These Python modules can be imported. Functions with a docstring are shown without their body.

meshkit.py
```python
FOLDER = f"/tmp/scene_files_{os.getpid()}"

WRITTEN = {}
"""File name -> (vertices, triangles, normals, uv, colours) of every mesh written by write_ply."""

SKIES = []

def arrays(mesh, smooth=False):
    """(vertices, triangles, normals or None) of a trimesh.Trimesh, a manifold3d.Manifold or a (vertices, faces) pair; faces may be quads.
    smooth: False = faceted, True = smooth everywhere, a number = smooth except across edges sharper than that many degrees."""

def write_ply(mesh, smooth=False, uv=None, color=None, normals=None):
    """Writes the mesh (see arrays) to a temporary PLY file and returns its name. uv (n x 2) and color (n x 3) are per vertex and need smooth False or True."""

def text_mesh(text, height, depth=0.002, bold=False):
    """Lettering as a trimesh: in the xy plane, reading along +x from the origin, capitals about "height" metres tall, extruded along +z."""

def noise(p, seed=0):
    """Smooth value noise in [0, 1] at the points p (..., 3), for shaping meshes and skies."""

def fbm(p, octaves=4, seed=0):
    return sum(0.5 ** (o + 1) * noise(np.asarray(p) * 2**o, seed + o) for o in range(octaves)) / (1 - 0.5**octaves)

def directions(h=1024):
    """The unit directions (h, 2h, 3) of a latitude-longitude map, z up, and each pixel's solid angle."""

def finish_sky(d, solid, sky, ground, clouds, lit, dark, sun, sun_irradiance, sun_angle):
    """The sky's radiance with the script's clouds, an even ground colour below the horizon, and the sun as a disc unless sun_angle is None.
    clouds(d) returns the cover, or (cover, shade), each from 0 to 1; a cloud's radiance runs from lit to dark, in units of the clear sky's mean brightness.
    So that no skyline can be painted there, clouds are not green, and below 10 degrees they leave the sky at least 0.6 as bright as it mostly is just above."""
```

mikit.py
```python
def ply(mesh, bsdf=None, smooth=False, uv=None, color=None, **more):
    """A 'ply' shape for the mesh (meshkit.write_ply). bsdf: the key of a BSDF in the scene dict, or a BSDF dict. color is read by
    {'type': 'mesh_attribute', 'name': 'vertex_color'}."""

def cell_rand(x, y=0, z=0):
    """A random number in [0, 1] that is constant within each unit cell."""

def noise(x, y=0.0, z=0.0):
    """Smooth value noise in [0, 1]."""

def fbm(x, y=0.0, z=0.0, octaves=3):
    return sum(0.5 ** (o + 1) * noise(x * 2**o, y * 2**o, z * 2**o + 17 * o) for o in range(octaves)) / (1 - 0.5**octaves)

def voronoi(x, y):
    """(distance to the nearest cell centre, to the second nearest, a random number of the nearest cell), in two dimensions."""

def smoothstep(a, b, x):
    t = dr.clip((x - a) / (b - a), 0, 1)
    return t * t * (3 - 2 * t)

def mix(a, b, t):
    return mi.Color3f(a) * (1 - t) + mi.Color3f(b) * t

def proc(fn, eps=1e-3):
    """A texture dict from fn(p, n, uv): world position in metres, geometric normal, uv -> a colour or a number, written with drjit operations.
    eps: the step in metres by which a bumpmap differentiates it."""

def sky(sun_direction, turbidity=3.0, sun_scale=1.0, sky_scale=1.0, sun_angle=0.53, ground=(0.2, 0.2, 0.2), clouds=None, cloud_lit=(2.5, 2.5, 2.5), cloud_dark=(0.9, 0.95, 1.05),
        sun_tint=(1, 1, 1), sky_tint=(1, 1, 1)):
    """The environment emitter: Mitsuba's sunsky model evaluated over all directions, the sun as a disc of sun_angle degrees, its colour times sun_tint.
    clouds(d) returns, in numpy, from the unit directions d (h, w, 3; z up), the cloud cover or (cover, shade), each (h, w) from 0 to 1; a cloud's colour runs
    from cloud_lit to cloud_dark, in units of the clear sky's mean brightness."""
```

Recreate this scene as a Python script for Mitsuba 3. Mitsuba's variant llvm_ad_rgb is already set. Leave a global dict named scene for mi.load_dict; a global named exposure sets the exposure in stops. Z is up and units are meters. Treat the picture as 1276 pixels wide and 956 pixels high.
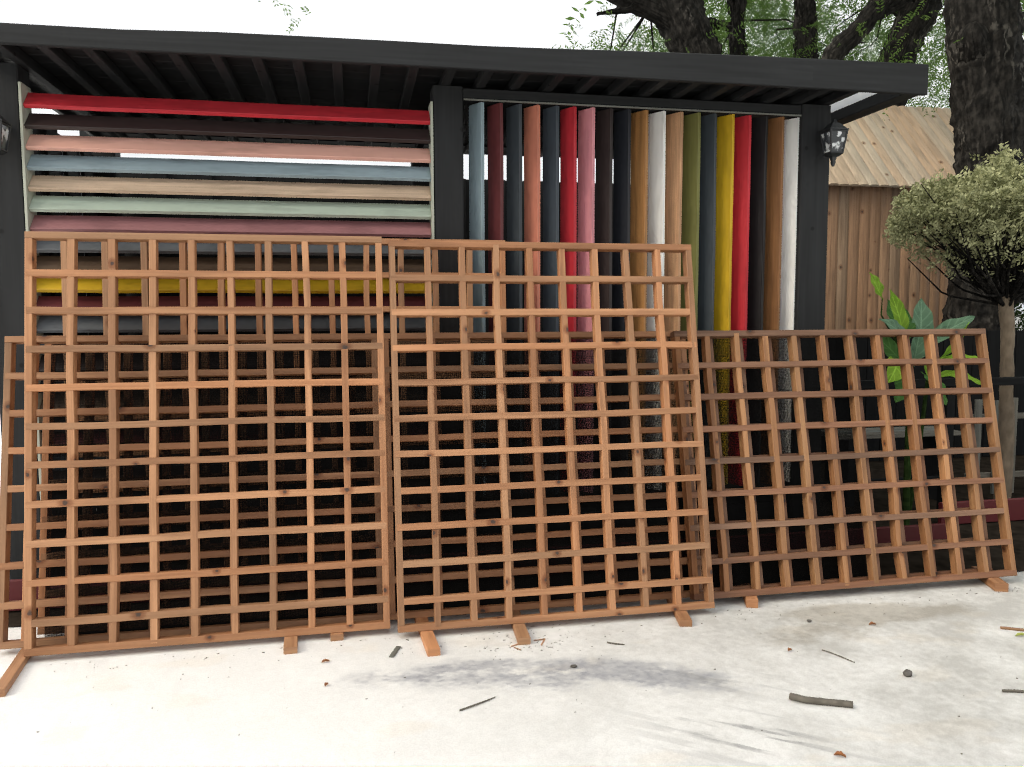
import math
import numpy as np
import trimesh
import drjit as dr
import mitsuba as mi
import mikit
import meshkit
from mikit import noise, fbm, voronoi, cell_rand, smoothstep, mix

scene, labels = {}, {}

# ------------------------------------------------------------------ camera, sky, exposure
YAW, PITCH, ROLL, CAM_H, FOCAL = 0.195600, 0.084566, -0.003394, 1.31503, 1009.311
fwd = np.array([math.sin(YAW) * math.cos(PITCH), math.cos(YAW) * math.cos(PITCH), -math.sin(PITCH)])
rgt = np.array([math.cos(YAW), -math.sin(YAW), 0.0])
upv = np.cross(rgt, fwd)
r2 = rgt * math.cos(ROLL) + upv * math.sin(ROLL)
u2 = -rgt * math.sin(ROLL) + upv * math.cos(ROLL)
M = np.eye(4)
M[:3, 0], M[:3, 1], M[:3, 2], M[:3, 3] = -r2, u2, fwd, [0, 0, CAM_H]
scene['camera'] = {'type': 'perspective', 'fov': math.degrees(2 * math.atan(638 / FOCAL)), 'fov_axis': 'x',
                   'near_clip': 0.05, 'far_clip': 400.0, 'to_world': mi.ScalarTransform4f(M.tolist())}
scene['sky_light'] = mikit.sky([-0.85, -0.30, 0.62], turbidity=4, sun_scale=0.30, sun_angle=32, clouds=lambda d: (1.0, 1.0 - np.clip(d[..., 2], 0, 1)),
                               cloud_lit=(2.75, 2.78, 2.8), cloud_dark=(1.4, 1.42, 1.45), ground=(0.3, 0.3, 0.29), sun_tint=(0.90, 1.0, 1.13))
exposure = 2.55

# ------------------------------------------------------------------ helpers
RNG = np.random.default_rng(7)
_n = {}


def key_for(name):
    k = _n.get(name, 0)
    _n[name] = k + 1
    return name if k == 0 else f'{name}_{k:03d}'


def thing(name, label, category, group=None):
    k = key_for(name)
    labels[k] = {'label': label, 'category': category}
    if group:
        labels[k]['group'] = group
    return k


def add(parent, name, mesh, bsdf, smooth=False, uv=None, label=None, kind=None):
    k = key_for(f'{parent}__{name}' if parent else name)
    scene[k] = mikit.ply(mesh, bsdf, smooth=smooth, uv=uv)
    if label or kind:
        labels[k] = {}
        if label:
            labels[k]['label'] = label
        if kind:
            labels[k]['kind'] = kind
    return k


def put(key, mesh, bsdf, smooth=False, uv=None):
    scene[key] = mikit.ply(mesh, bsdf, smooth=smooth, uv=uv)


def structure(key, mesh, bsdf, label, smooth=False):
    put(key, mesh, bsdf, smooth)
    labels[key] = {'label': label, 'kind': 'structure'}


def unit(v):
    v = np.asarray(v, float)
    return v / np.linalg.norm(v)


def quads(a):
    a = np.asarray(a)
    return np.vstack([a[:, [0, 1, 2]], a[:, [0, 2, 3]]])


UVSTEP = 4.0
_pid = [0]


def bar(org, e0, e1, e2, L, w, d, bevel=0.0015, nseg=3, warp=0.0, pid=None):
    """A chamfered stick: starts at the centre of its end face, runs L along e0, w wide along e1, d deep along e2."""
    if pid is None:
        _pid[0] += 1
        pid = _pid[0]
    org, e0, e1, e2 = (np.asarray(v, float) for v in (org, e0, e1, e2))
    a, b, c = w / 2, d / 2, bevel
    ring = np.array([[-a + c, -b], [a - c, -b], [a, -b + c], [a, b - c], [a - c, b], [-a + c, b], [-a, b - c], [-a, -b + c], [-a + c, -b]])
    per = np.concatenate([[0], np.cumsum(np.linalg.norm(np.diff(ring, axis=0), axis=1))])
    s = np.linspace(0, L, nseg + 1)
    off = RNG.normal(0, warp, (nseg + 1, 2)) if warp else np.zeros((nseg + 1, 2))
    V, UV = [], []
    for i in range(nseg + 1):
        q = ring + off[i]
        V.append(org + e0 * s[i] + q[:, :1] * e1 + q[:, 1:] * e2)
        UV.append(np.stack([np.full(9, pid * UVSTEP + 0.02 + s[i]), per], 1))
    F = []
    for i in range(nseg):
        for j in range(8):
            F.append([i * 9 + j, i * 9 + j + 1, (i + 1) * 9 + j + 1, (i + 1) * 9 + j])
    F = quads(F)
    n = (nseg + 1) * 9
    for i, flip in ((0, True), (nseg, False)):
        V.append(V[i][:8].copy())
        UV.append(np.stack([np.full(8, pid * UVSTEP + 0.02 + s[i]) + ring[:8, 0] * 0.2, ring[:8, 1] + 0.3], 1))
        cap = np.array([[n, n + k, n + k + 1] for k in range(1, 7)])
        F = np.vstack([F, cap[:, ::-1] if flip else cap])
        n += 8
    V, F = np.vstack(V), F
    if np.dot(np.cross(e1, e2), e0) < 0:
        F = F[:, ::-1]
    return (V, F), np.vstack(UV)


X, Y, Z = np.eye(3)


def box(x0, x1, y0, y1, z0, z1, bevel=0.003, axis=0, **k):
    """An axis-aligned chamfered timber whose grain runs along axis."""
    lo, hi = np.array([x0, y0, z0], float), np.array([x1, y1, z1], float)
    e = np.eye(3)
    a, b, c = axis, (axis + 1) % 3, (axis + 2) % 3
    o = (lo + hi) / 2
    o[a] = lo[a]
    return bar(o, e[a], e[b], e[c], hi[a] - lo[a], hi[b] - lo[b], hi[c] - lo[c], bevel=bevel, **k)


def tube(path, radii, sides=14, bump=0.0, freq=3.0, seed=0, per_m=14, caps=True, ridge=0.0, ridges=11):
    """A tapered limb along a smooth path with an uneven skin."""
    path, radii = np.asarray(path, float), np.asarray(radii, float)
    d = np.concatenate([[0], np.cumsum(np.linalg.norm(np.diff(path, axis=0), axis=1))])
    n = max(4, int(d[-1] * per_m))
    t = np.linspace(0, d[-1], n)
    if len(path) > 3:
        from scipy.interpolate import PchipInterpolator
        P = PchipInterpolator(d, path)(t)
        R = PchipInterpolator(d, radii)(t)
    else:
        P = np.stack([np.interp(t, d, path[:, i]) for i in range(3)], 1)
        R = np.interp(t, d, radii)
    T = np.gradient(P, axis=0)
    T /= np.linalg.norm(T, axis=1, keepdims=True)
    ref = np.array([0.3, 1.0, 0.15])
    V, UV = [], []
    ang = np.linspace(0, 2 * np.pi, sides + 1)
    for i in range(n):
        a = unit(np.cross(T[i], ref))
        b = np.cross(T[i], a)
        dirs = np.cos(ang)[:, None] * a + np.sin(ang)[:, None] * b
        p = P[i] + dirs * R[i]
        V.append(p)
        UV.append(np.stack([np.full(sides + 1, t[i]), ang], 1))
    V, UV = np.vstack(V), np.vstack(UV)
    if bump:
        c = np.repeat(P, sides + 1, 0)
        rad = V - c
        rl = np.linalg.norm(rad, axis=1, keepdims=True)
        k = (meshkit.fbm(V * freq + seed) - 0.5) * 2 * bump
        if ridge:
            w = (meshkit.noise(np.stack([np.cos(UV[:, 1]) * 2.2, np.sin(UV[:, 1]) * 2.2, UV[:, 0] * 1.3], 1) * (ridges / 4) + seed) - 0.5)
            w2 = (meshkit.noise(np.stack([np.cos(UV[:, 1]) * 2, np.sin(UV[:, 1]) * 2, UV[:, 0] * 3.3], 1) * (ridges / 1.8) + seed + 9) - 0.5)
            k = k + ridge * (w * 1.2 + w2 * 0.9)
        V = c + rad * (1 + k[:, None] / np.maximum(rl, 1e-6))
    F = []
    m = sides + 1
    i, j = np.meshgrid(np.arange(n - 1), np.arange(sides), indexing='ij')
    i, j = i.ravel(), j.ravel()
    F = quads(np.stack([i * m + j, i * m + j + 1, (i + 1) * m + j + 1, (i + 1) * m + j], 1))
    if caps:
        for r, fl in ((0, False), (n - 1, True)):
            c = len(V)
            V = np.vstack([V, P[r]])
            UV = np.vstack([UV, [t[r], 0]])
            f = np.array([[c, r * m + q + 1, r * m + q] for q in range(sides)])
            F = np.vstack([F, f[:, ::-1] if fl else f])
    return (V, F), UV


def join(parts):
    V, F, n = [], [], 0
    for v, f in parts:
        V.append(np.asarray(v)), F.append(np.asarray(f) + n)
        n += len(v)
    return np.vstack(V), np.vstack(F)


# ------------------------------------------------------------------ materials
def rgb(*c):
    return {'type': 'rgb', 'value': list(c)}


def wood_fn(light, dark, tone=0.5, knot=0.42, streak=0.35):
    def fn(p, n, uv):
        i = dr.floor(uv.x / UVSTEP)
        s, v = uv.x - i * UVSTEP, uv.y
        wob = noise(s * 5, i * 3.1) * 0.012
        g = fbm(s * 2.2 + i * 5.3, (v + wob) * 70, i * 1.7, octaves=3)
        fine = noise(s * 9, v * 420 + i * 3.0)
        t = cell_rand(i, 1, 3)
        c = mix(dark, light, dr.clip(g * 1.5 - 0.25 + (fine - 0.5) * streak, 0, 1))
        c = c * (1 - tone / 2 + tone * t) * (0.85 + 0.3 * noise(s * 3.1, i * 2.3))
        c = c * mix((1.05, 0.96, 0.86), (0.95, 1.03, 1.06), cell_rand(i, 8, 2))
        c = c * (1 - 0.22 * smoothstep(0.55, 0.8, fbm(s * 3.5 + i, v * 14, i * 2.2)))
        k = dr.floor(s / 0.27)
        s0 = (k + 0.2 + 0.6 * cell_rand(k, i, 6)) * 0.27
        v0 = cell_rand(k, i, 7) * 0.12
        r = 0.004 + 0.009 * cell_rand(k, i, 8)
        d = dr.sqrt(dr.square((s - s0) * 0.8) + dr.square(v - v0)) + 0.004 * (noise(s * 150, v * 150, i) - 0.5)
        m = dr.select(cell_rand(k, i, 5) < knot, 1.0, 0.0)
        c = mix(c, c * mi.Color3f(0.62, 0.5, 0.42), m * (1 - smoothstep(r, r * 2.6, d)))
        c = mix(c, mi.Color3f(0.035, 0.028, 0.025), m * (1 - smoothstep(r * 0.4, r, d)) * 0.85)
        return c
    return fn


def wood(name, light, dark, rough=0.55, **k):
    scene[name] = {'type': 'twosided', 'bsdf': {'type': 'principled', 'base_color': mikit.proc(wood_fn(light, dark, **k)), 'roughness': rough, 'specular': 0.35}}


wood('cedar_wood', (0.410, 0.215, 0.115), (0.270, 0.128, 0.063), tone=0.46)
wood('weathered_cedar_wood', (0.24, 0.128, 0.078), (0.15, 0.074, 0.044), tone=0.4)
wood('dimmed_brown_cedar_wood', (0.37, 0.188, 0.088), (0.24, 0.106, 0.046), tone=0.42)  # browner cedar, also darkened for the weaker light on the right panel
wood('log_board_wood', (0.33, 0.21, 0.135), (0.20, 0.12, 0.072), tone=0.24, knot=0.35)
wood('pale_board_wood', (0.44, 0.352, 0.268), (0.395, 0.312, 0.234), tone=0.06, knot=0.15, streak=0.08)
wood('grey_board_wood', (0.19, 0.185, 0.165), (0.11, 0.105, 0.09), tone=0.4)

PALETTE = {  # name: (colour, wood-like streak strength)
    'light blue grey': ((0.26, 0.345, 0.385), 0.05), 'maroon': ((0.125, 0.030, 0.032), 0.1), 'dark slate': ((0.045, 0.056, 0.066), 0.1),
    'salmon': ((0.60, 0.215, 0.14), 0.08), 'slate blue': ((0.050, 0.066, 0.082), 0.1), 'red': ((0.50, 0.030, 0.042), 0.08),
    'pink': ((0.66, 0.275, 0.31), 0.05), 'dark brown': ((0.036, 0.026, 0.025), 0.15), 'navy black': ((0.016, 0.018, 0.024), 0.1),
    'orange brown': ((0.36, 0.175, 0.060), 0.5), 'white': ((0.80, 0.80, 0.77), 0.02), 'natural pine': ((0.50, 0.285, 0.155), 0.5),
    'olive green': ((0.17, 0.17, 0.052), 0.15), 'mustard yellow': ((0.56, 0.36, 0.018), 0.08), 'black': ((0.012, 0.012, 0.013), 0.1),
    'dark oak': ((0.22, 0.10, 0.038), 0.5), 'pale tan': ((0.55, 0.41, 0.295), 0.3), 'sage green': ((0.41, 0.49, 0.41), 0.04),
    'dusty rose': ((0.29, 0.135, 0.14), 0.06), 'charcoal grey': ((0.10, 0.11, 0.12), 0.08), 'walnut brown': ((0.085, 0.055, 0.035), 0.3),
    'peach': ((0.72, 0.40, 0.32), 0.05)}
PNAMES = list(PALETTE)


def paint_fn(p, n, uv):
    """Painted sample boards: the board's number in uv.x picks its paint."""
    i = dr.floor(uv.x / UVSTEP)
    s, v = uv.x - i * UVSTEP, uv.y
    kind = i - 32 * dr.floor(i / 32)
    col, st = mi.Color3f(0.1), mi.Float(0)
    for q, name in enumerate(PNAMES):
        hit = (kind > q - 0.5) & (kind < q + 0.5)
        col = dr.select(hit, mi.Color3f(*PALETTE[name][0]), col)
        st = dr.select(hit, mi.Float(PALETTE[name][1]), st)
    g = fbm(s * 2.0 + i * 5.3, (v + noise(s * 4, i) * 0.02) * 45, i * 1.7) - 0.5
    g2 = noise(s * 7, v * 300 + i) - 0.5
    col = col * (1 + st * (1.7 * g + 0.6 * g2)) * (0.93 + 0.14 * noise(s * 2.5, v * 12, i))
    k = dr.floor(s / 0.33)
    d = dr.sqrt(dr.square((s - (k + 0.2 + 0.6 * cell_rand(k, i, 6)) * 0.33) * 0.7) + dr.square(v - 0.02 - cell_rand(k, i, 7) * 0.07)) + 0.004 * noise(s * 120, v * 120)
    m = dr.select(cell_rand(k, i, 5) < 0.5, 1.0, 0.0) * (1 - smoothstep(0.006, 0.016, d))
    col = col * (1 - 0.16 * smoothstep(0.5, 0.8, fbm(s * 6 + i * 2, v * 22, i)))
    return mix(col, col * 0.35, m * dr.clip(0.25 + st * 1.5, 0, 0.9))


def paint_bump(p, n, uv):
    i = dr.floor(uv.x / UVSTEP)
    s, v = uv.x - i * UVSTEP, uv.y
    return noise(s * 4 + i, (v + noise(s * 4, i) * 0.02) * 160)


scene['board_paint'] = {'type': 'twosided', 'bsdf': {'type': 'bumpmap', 'arbitrary': mikit.proc(paint_bump, eps=1.5e-3), 'scale': 0.0012,
                        'bsdf': {'type': 'principled', 'base_color': mikit.proc(paint_fn), 'roughness': 0.42, 'specular': 0.4}}}


def stain_fn(p, n, uv):
    i = dr.floor(uv.x / UVSTEP)
    g = fbm(uv.x * 3 + i, uv.y * 60, i) - 0.5
    w = noise(p.x * 2.3, p.y * 2.3, p.z * 2.3)
    c = mi.Color3f(0.0150, 0.0160, 0.0172) * (1 + 0.7 * g) * (0.8 + 0.5 * w)
    k = dr.floor((uv.x - i * UVSTEP) / 0.5)
    d = dr.sqrt(dr.square(uv.x - i * UVSTEP - (k + 0.2 + 0.6 * cell_rand(k, i, 6)) * 0.5) + dr.square(uv.y - 0.16 * cell_rand(k, i, 7) - 0.02))
    return mix(c, c * 0.3, 1 - smoothstep(0.007, 0.014, d))


scene['black_stain'] = {'type': 'twosided', 'bsdf': {'type': 'principled', 'base_color': mikit.proc(stain_fn), 'roughness': 0.6, 'specular': 0.25}}
scene['black_metal'] = {'type': 'twosided', 'bsdf': {'type': 'principled', 'base_color': rgb(0.018, 0.02, 0.022), 'roughness': 0.4, 'specular': 0.5}}
scene['black_paint'] = {'type': 'twosided', 'bsdf': {'type': 'principled', 'base_color': mikit.proc(lambda p, n, uv: mi.Color3f(0.007, 0.0075, 0.008) * (0.6 + 0.9 * fbm(uv.x * 3, uv.y * 50))), 'roughness': 0.75, 'specular': 0.12}}
scene['maroon_paint'] = {'type': 'twosided', 'bsdf': {'type': 'principled', 'base_color': rgb(0.10, 0.016, 0.018), 'roughness': 0.5, 'specular': 0.3}}
scene['batten_paint'] = {'type': 'twosided', 'bsdf': {'type': 'principled', 'base_color': rgb(0.40, 0.42, 0.35), 'roughness': 0.6, 'specular': 0.3}}
scene['cloudy_glass'] = {'type': 'twosided', 'bsdf': {'type': 'principled', 'base_color': mikit.proc(lambda p, n, uv: mix((0.03, 0.035, 0.04), (0.62, 0.65, 0.66), smoothstep(0.48, 0.66, fbm(p.x * 42, p.y * 42, p.z * 34)))), 'roughness': 0.15, 'specular': 0.6}}
scene['roof_sheet'] = {'type': 'principledthin', 'base_color': rgb(0.8, 0.82, 0.84), 'roughness': 0.6, 'diff_trans': 1.2}


def bark_fn(p, n, uv):
    a = 0.5 * fbm(uv.y * 13, uv.x * 6, p.x * 3, octaves=4) + 0.5 * fbm(p.x * 38, p.y * 38, p.z * 16, octaves=3)
    l = smoothstep(0.5, 0.72, fbm(p.x * 6 + 3, p.y * 6, p.z * 4, octaves=3))
    c = mix((0.006, 0.0055, 0.005), (0.034, 0.031, 0.028), smoothstep(0.35, 0.75, a))
    return mix(c, (0.15, 0.14, 0.125), l * 0.45 * smoothstep(0.5, 0.62, a))


scene['bark'] = {'type': 'twosided', 'bsdf': {'type': 'bumpmap', 'arbitrary': mikit.proc(lambda p, n, uv: fbm(uv.y * 9, uv.x * 4.5, p.x * 3, octaves=4), eps=4e-3), 'scale': 0.03,
                 'bsdf': {'type': 'principled', 'base_color': mikit.proc(bark_fn), 'roughness': 0.85, 'specular': 0.2}}}
scene['shrub_bark'] = {'type': 'twosided', 'bsdf': {'type': 'principled', 'base_color': mikit.proc(lambda p, n, uv: mix((0.10, 0.075, 0.05), (0.24, 0.19, 0.14), fbm(p.x * 40, p.y * 40, p.z * 18))), 'roughness': 0.8, 'specular': 0.2}}


def leaf_bsdf(name, lo, hi, freq=2.0, trans=0.7, fine=40.0):
    scene[name] = {'type': 'principledthin', 'roughness': 0.5, 'diff_trans': trans, 'base_color': mikit.proc(
        lambda p, n, uv: mix(lo, hi, dr.clip(0.55 * fbm(p.x * freq, p.y * freq, p.z * freq) + 0.6 * cell_rand(p.x * fine, p.y * fine, p.z * fine) - 0.08, 0, 1)))}


leaf_bsdf('tree_leaf', (0.055, 0.11, 0.028), (0.21, 0.33, 0.09), trans=1.2)
leaf_bsdf('topiary_leaf', (0.14, 0.155, 0.065), (0.62, 0.63, 0.38), freq=5, trans=0.45, fine=26)
leaf_bsdf('dark_leaf', (0.015, 0.03, 0.01), (0.05, 0.085, 0.025))


def concrete(p, n, uv):
    big = fbm(p.x * 0.9 + 4, p.y * 0.9, octaves=4)
    mid = fbm(p.x * 5.0, p.y * 5.0 + 2, octaves=4)
    fine = fbm(p.x * 45, p.y * 45, octaves=3)
    speck = cell_rand(p.x * 260, p.y * 260)
    c = mix((0.45, 0.445, 0.425), (0.68, 0.68, 0.665), dr.clip(0.2 + 0.55 * big + 1.5 * (mid - 0.5) + 0.7 * (fine - 0.5), 0, 1))
    left_light = smoothstep(1.9, -0.6, p.x + 0.5 * (mid - 0.5) - 0.35 * (2.6 - p.y))  # paler towards the left: brighter light there put into the concrete colour
    c = mix(c * 0.93, mix(c, (0.77, 0.77, 0.755), 0.8), left_light) * (0.95 + 0.1 * speck)

    def blot(x, y, ang, a, b):
        dx, dy = p.x - x, p.y - y
        q = dr.square((dx * math.cos(ang) + dy * math.sin(ang)) / a) + dr.square((dy * math.cos(ang) - dx * math.sin(ang)) / b)
        return dr.exp(-q)
    rag = fbm(p.x * 8 + 7, p.y * 15, octaves=5) + 0.5 * (fbm(p.x * 40, p.y * 60, octaves=3) - 0.5)
    grey = 0.85 * blot(0.74, 2.77, -0.2, 0.42, 0.15) + 0.9 * blot(1.10, 2.68, -0.42, 0.28, 0.10) + 0.55 * blot(0.25, 2.88, 0.0, 0.42, 0.12) - 0.5 * blot(0.86, 2.70, -0.3, 0.16, 0.05)
    grey = smoothstep(0.2, 0.95, grey * (0.15 + 1.6 * rag))
    c = mix(c, (0.30, 0.305, 0.325), grey * (0.48 + 0.75 * fine))
    al, ac = p.x * 0.80 - p.y * 0.60, p.x * 0.60 + p.y * 0.80
    streak = smoothstep(0.52, 0.74, fbm(al * 5 + 2, ac * 34, octaves=4)) * (blot(1.20, 2.24, -0.6, 0.30, 0.16) + 0.9 * blot(1.30, 2.62, -0.5, 0.20, 0.09))
    c = mix(c, (0.24, 0.24, 0.24), dr.clip(streak * (0.3 + 1.2 * fine), 0, 1) * 0.8)
    damp = smoothstep(0.3, 0.7, (blot(2.25, 3.12, -0.12, 0.5, 0.10) + 0.6 * blot(1.9, 2.95, 0.1, 0.5, 0.16)) * (0.5 + rag))
    c = mix(c, c * mi.Color3f(0.68, 0.64, 0.58), damp * 0.75)
    rust = smoothstep(0.62, 0.75, fbm(p.x * 3.4 + 11, p.y * 6 + 3, octaves=4))
    c = mix(c, c * mi.Color3f(0.94, 0.84, 0.70), rust * 0.22)
    crumbs = dr.select((voronoi(p.x * 14, p.y * 14)[2] > 0.8) & (voronoi(p.x * 14, p.y * 14)[0] < 0.07), 1.0, 0.0)
    return mix(c, (0.2, 0.15, 0.10), crumbs * 0.0)


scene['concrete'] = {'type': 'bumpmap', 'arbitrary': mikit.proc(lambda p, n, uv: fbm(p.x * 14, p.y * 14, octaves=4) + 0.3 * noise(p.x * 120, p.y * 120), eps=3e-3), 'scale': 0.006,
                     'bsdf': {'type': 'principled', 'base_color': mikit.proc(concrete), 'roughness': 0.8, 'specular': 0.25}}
scene['soil'] = {'type': 'diffuse', 'reflectance': mikit.proc(lambda p, n, uv: mix((0.012, 0.010, 0.008), (0.045, 0.036, 0.028), fbm(p.x * 18, p.y * 18, octaves=4)))}

# ------------------------------------------------------------------ setting
g = 60.0
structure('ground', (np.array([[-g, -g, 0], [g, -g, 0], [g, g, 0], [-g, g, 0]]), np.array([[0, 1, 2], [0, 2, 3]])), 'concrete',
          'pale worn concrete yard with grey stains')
# dark planting soil, its front edge ragged
xs = np.linspace(-1.62, 10, 180)
fr = 3.46 + 0.24 * np.clip((-1.05 - xs) / 0.2, 0, 1) + 0.05 * (meshkit.noise(np.stack([xs * 5, xs * 0, xs * 0], 1)) - 0.5)
V = np.vstack([np.stack([xs, fr, xs * 0 + 0.004], 1), np.stack([xs, xs * 0 + 6.3, xs * 0 + 0.012], 1), np.stack([xs, xs * 0 + 12.0, xs * 0 + 0.012], 1)])
n = len(xs)
F = quads([[r * n + k, r * n + k + 1, (r + 1) * n + k + 1, (r + 1) * n + k] for r in range(2) for k in range(n - 1)])
structure('planting_bed', (V, F), 'soil', 'dark bare soil under and behind the pergola')

# ------------------------------------------------------------------ pergola
perg = thing('pergola', 'black stained timber pergola with flat roof behind the lattice panels', 'pergola')
POST = [(-1.598, -1.446), (0.420, 0.569), (2.421, 2.593)]
for x0, x1 in POST:
    m, uv = box(x0, x1, 4.10, 4.25, 0.0, 2.4455, bevel=0.006, axis=2)
    add(perg, 'post', m, 'black_stain', uv=uv)
for x0 in (-1.59, 0.43, 2.44):
    m, uv = box(x0, x0 + 0.14, 5.64, 5.78, 0.0, 2.4425, bevel=0.006, axis=2)
    add(perg, 'post', m, 'black_stain', uv=uv)
m, uv = box(0.571, 2.419, 4.11, 4.23, 2.392, 2.4425, bevel=0.004, axis=0)
add(perg, 'header_beam', m, 'black_stain', uv=uv)
m, uv = box(0.573, 2.417, 4.102, 4.114, 2.382, 2.390, bevel=0.001, axis=0)
add(perg, 'batten', m, 'grey_board_wood', uv=uv)
m, uv = box(-1.70, 2.93, 3.775, 3.805, 2.436, 2.594, bevel=0.004, axis=0, nseg=12, warp=0.0008)
high = m[0][:, 2] > 2.52
m[0][high, 2] += np.interp(m[0][high, 0], [-1.7, -0.9, -0.4, 0.8, 1.6, 2.9], [2.516, 2.520, 2.536, 2.545, 2.570, 2.588]) - 2.594
add(perg, 'fascia', m, 'black_stain', uv=uv)
m, uv = box(-1.70, 2.90, 5.805, 5.835, 2.456, 2.545, bevel=0.004, axis=0)
add(perg, 'fascia', m, 'black_stain', uv=uv)
for x, w, zt in ((2.825, 0.10, 2.580), (-1.60, 0.03, 2.515)):
    m, uv = box(x, x + w, 3.807, 5.803, 2.445 if x > 0 else 2.455, zt, bevel=0.004, axis=1)
    add(perg, 'side_fascia', m, 'black_stain', uv=uv)
x = -1.43
while x < 2.60:
    m, uv = box(x - 0.0225, x + 0.0225, 3.808, 5.802, 2.448 + RNG.normal(0, 0.0015), 2.494, bevel=0.003, axis=1)
    add(perg, 'rafter', m, 'black_stain', uv=uv)
    x += 0.174
y = 3.80
while y < 5.72:
    m, uv = box(-1.565, 2.62, y, y + 0.106, 2.496 + RNG.uniform(0, 0.003), 2.514, bevel=0.003, axis=0)
    add(perg, 'roof_board', m, 'black_stain', uv=uv)
    y += 0.110
sheet = trimesh.creation.box([0.20, 1.95, 0.004])
sheet.apply_translation([2.7225, 4.81, 2.506])
add(perg, 'roof_sheet', sheet, 'roof_sheet', label='pale translucent strip of roof at the right eave')
x = -1.55
while x < 2.58:
    k = int(round(x * 20)) // 3 % 2 * 0.024
    m, uv = box(x, x + 0.162, 6.09 + k, 6.112 + k, 0.02, 2.325, bevel=0.003, axis=2)
    add(perg, 'wall_board', m, 'black_stain', uv=uv)
    x += 0.15
y = 4.27
while y < 6.06:
    k = int(round(y * 20)) // 3 % 2 * 0.024
    m, uv = box(-1.585 + k, -1.563 + k, y, y + 0.162, 0.02, 2.32, bevel=0.003, axis=2)
    add(perg, 'wall_board', m, 'black_stain', uv=uv)
    y += 0.15
for z in (0.17, 0.26):
    m, uv = box(0.573, 2.417, 4.13, 4.155, z, z + 0.086, bevel=0.003, axis=0)
    add(perg, 'kick_board', m, 'black_stain', uv=uv)

maroon = thing('kerb_board', 'long dark maroon board standing along the foot of the pergola', 'board')
m, uv = box(-1.59, 3.28, 3.86, 3.885, 0.012, 0.150, bevel=0.003, axis=0)
put(maroon, m, 'maroon_paint', uv=uv)
maroon = thing('kerb_board', 'short dark maroon board on the soil right of the right lattice panel', 'board')
m, uv = box(3.55, 4.75, 4.30, 4.33, 0.012, 0.150, bevel=0.003, axis=0)
put(maroon, m, 'maroon_paint', uv=uv)

# ------------------------------------------------------------------ painted louvre screens
_paint_base = [16]


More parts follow.
